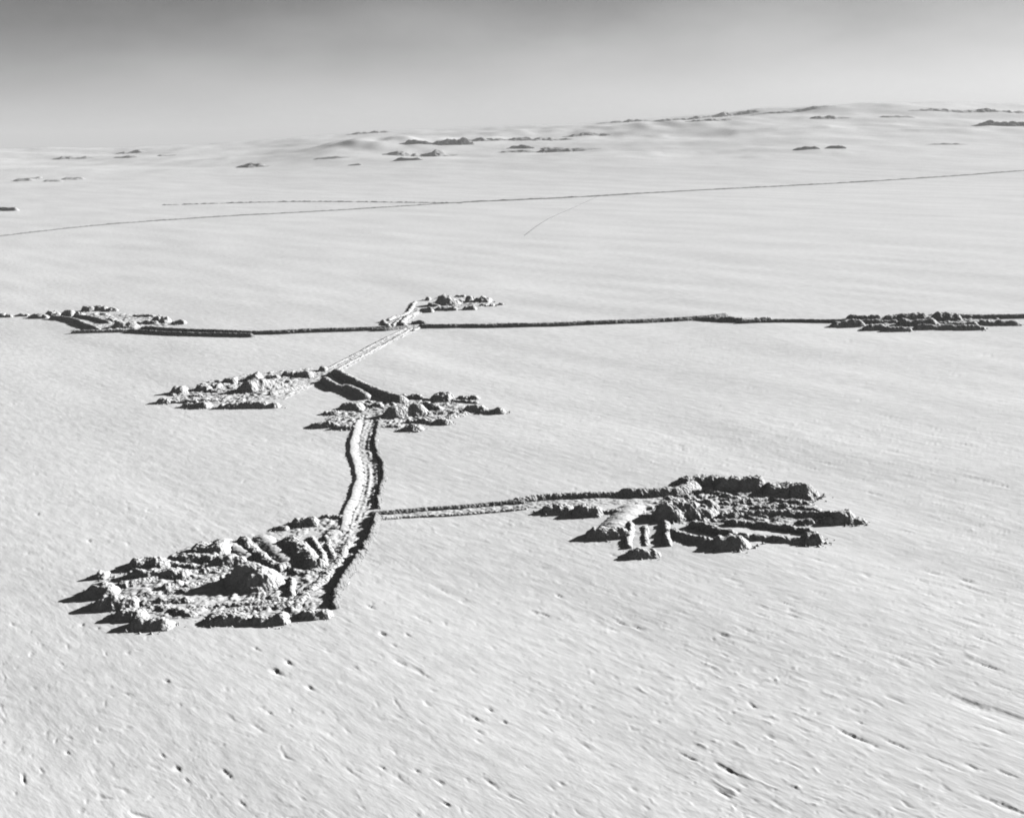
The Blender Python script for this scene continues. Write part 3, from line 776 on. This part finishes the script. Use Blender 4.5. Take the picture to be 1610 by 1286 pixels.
RK = 'dark rock outcrops on the distant hills'
for (x0, x1, yt, yb, s) in [
        (688, 742, 216, 228, 'largest black outcrop on the middle of the far hills'), (640, 690, 221, 228, 'low jagged outcrop beside the largest black outcrop'),
        (755, 776, 213, 221, 'small outcrop with a white notch beside the largest black outcrop'), (1250, 1287, 228, 235, 'flat black outcrop alone on the white slope'),
        (1300, 1329, 227, 234, 'slanting black outcrop beside the flat one on the white slope'), (1535, 1640, 187, 195, 'long black outcrop near the end of the ridge'),
        (804, 838, 228, 234, 'short flat outcrop below the largest black outcrop'), (622, 664, 246, 252, 'slanting dark outcrop low on the far hill'),
        (548, 566, 256, 260, 'tiny dark outcrop at the foot of the far hill')]:
    box(FULL, x0, x1, yt, yb, s, name='rock_outcrop', cat='rock outcrop', mat=M_ROCK, group=RK, trim=0, grow=0, slope=.45, hs=.58, cell=2.5, rough=1.2, var=.8)
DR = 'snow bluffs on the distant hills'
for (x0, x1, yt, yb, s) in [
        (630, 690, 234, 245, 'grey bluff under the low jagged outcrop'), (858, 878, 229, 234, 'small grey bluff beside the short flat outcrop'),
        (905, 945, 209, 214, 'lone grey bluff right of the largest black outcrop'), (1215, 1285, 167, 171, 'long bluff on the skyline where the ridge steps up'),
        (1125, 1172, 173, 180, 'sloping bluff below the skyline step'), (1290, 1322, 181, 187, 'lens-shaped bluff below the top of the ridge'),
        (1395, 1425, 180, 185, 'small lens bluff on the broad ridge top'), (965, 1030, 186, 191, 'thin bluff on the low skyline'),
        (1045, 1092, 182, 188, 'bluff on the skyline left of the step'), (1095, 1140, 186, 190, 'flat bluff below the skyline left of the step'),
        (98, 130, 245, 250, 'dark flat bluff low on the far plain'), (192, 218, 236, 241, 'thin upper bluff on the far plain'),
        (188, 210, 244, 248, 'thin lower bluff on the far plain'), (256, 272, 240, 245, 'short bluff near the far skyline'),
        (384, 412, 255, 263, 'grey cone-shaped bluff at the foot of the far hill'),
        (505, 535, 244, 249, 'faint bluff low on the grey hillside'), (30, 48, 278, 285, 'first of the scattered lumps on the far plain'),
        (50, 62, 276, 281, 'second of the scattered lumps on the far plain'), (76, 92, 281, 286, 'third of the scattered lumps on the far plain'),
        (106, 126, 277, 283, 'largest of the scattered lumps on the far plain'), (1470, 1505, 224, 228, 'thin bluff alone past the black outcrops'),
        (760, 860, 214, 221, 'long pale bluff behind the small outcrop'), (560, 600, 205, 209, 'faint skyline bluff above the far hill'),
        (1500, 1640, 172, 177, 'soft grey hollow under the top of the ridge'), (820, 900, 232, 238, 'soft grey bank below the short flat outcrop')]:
    box(FULL, x0, x1, yt, yb, s, name='snow_bluff', cat='snow bluff', mat=M_BLUFF, group=DR, trim=0, grow=0.05, slope=.26, hs=.6, cell=3.0, rough=1.1, var=.8, longend=True, expo=1.0)

# ------------------------------------------------------------------ loose snow lumps spilt around the heaps
def build_rubble():
    rng = np.random.default_rng(5)
    V, F = [], []
    base = np.array([(1, 0, 0), (.3, .95, 0), (-.8, .6, 0), (-.8, -.6, 0), (.3, -.95, 0), (.1, .1, .9), (-.3, -.2, .7)])
    fs = [(0, 1, 5), (1, 2, 5), (2, 6, 5), (2, 3, 6), (3, 4, 6), (4, 5, 6), (4, 0, 5)]
    P2 = []
    for (pts, h, wl, wr) in HEAPS:
        d = float(np.hypot(*pts.mean(0)))
        if d > 900: continue
        ln = float(np.hypot(*np.diff(pts, axis=0).T).sum()) if len(pts) > 1 else 0
        n = int((ln + 2 * (wl + wr)) * 1.6 * min(1.4, h / 1.5))
        seg = rng.integers(0, len(pts) - 1, n); t = rng.uniform(-.1, 1.1, n)
        q = pts[seg] + (pts[seg + 1] - pts[seg]) * t[:, None]
        th = rng.uniform(0, 2 * math.pi, n)
        r = (wl + wr) * .5 * (0.75 + np.abs(rng.normal(0, .2, n)))
        q = q + np.stack([np.cos(th), np.sin(th)], 1) * r[:, None]
        sz = np.minimum(0.16 * np.exp(np.abs(rng.normal(0, .55, n))), .5) * (0.8 + .4 * min(2, h / 2))
        P2 += [(a, b, c) for (a, b), c in zip(q, sz)]
    P2 = np.array(P2)
    G = ground(P2[:, 0], P2[:, 1])
    for (x, y, sz), g in zip(P2, G):
        a = rng.uniform(0, 6.28); c, s_ = math.cos(a), math.sin(a)
        b = base * rng.uniform(.7, 1.3, base.shape) * sz
        o = len(V)
        V += [(x + c * p[0] - s_ * p[1], y + s_ * p[0] + c * p[1], g + p[2] - .05) for p in b]
        F += [tuple(o + i for i in f) for f in fs]
    me = bpy.data.meshes.new('snow_rubble')
    me.from_pydata(V, [], F); me.materials.append(M_SPOIL)
    link('snow_rubble', me, 'loose lumps of dug snow spilt around the heaps and banks', 'snow rubble', kind='stuff')
build_rubble()

# ------------------------------------------------------------------ thin cold haze
def build_haze():
    me = bpy.data.meshes.new('haze')
    x0, x1, y0, y1, z0, z1 = -33000, 33000, -300, 30500, -1600, 330
    v = [(x, y, z) for z in (z0, z1) for y in (y0, y1) for x in (x0, x1)]
    me.from_pydata(v, [], [(0, 2, 3, 1), (4, 5, 7, 6), (0, 1, 5, 4), (2, 6, 7, 3), (0, 4, 6, 2), (1, 3, 7, 5)])
    m = bpy.data.materials.new('haze'); m.use_nodes = True
    t = m.node_tree; t.nodes.clear()
    vo = t.nodes.new('ShaderNodeVolumePrincipled')
    vo.inputs['Color'].default_value = (.9, .9, .9, 1)
    vo.inputs['Density'].default_value = HAZE
    ou = t.nodes.new('ShaderNodeOutputMaterial')
    t.links.new(vo.outputs[0], ou.inputs['Volume'])
    me.materials.append(m)
    link('haze', me, kind='stuff')
HAZE = 0.00007
build_haze()
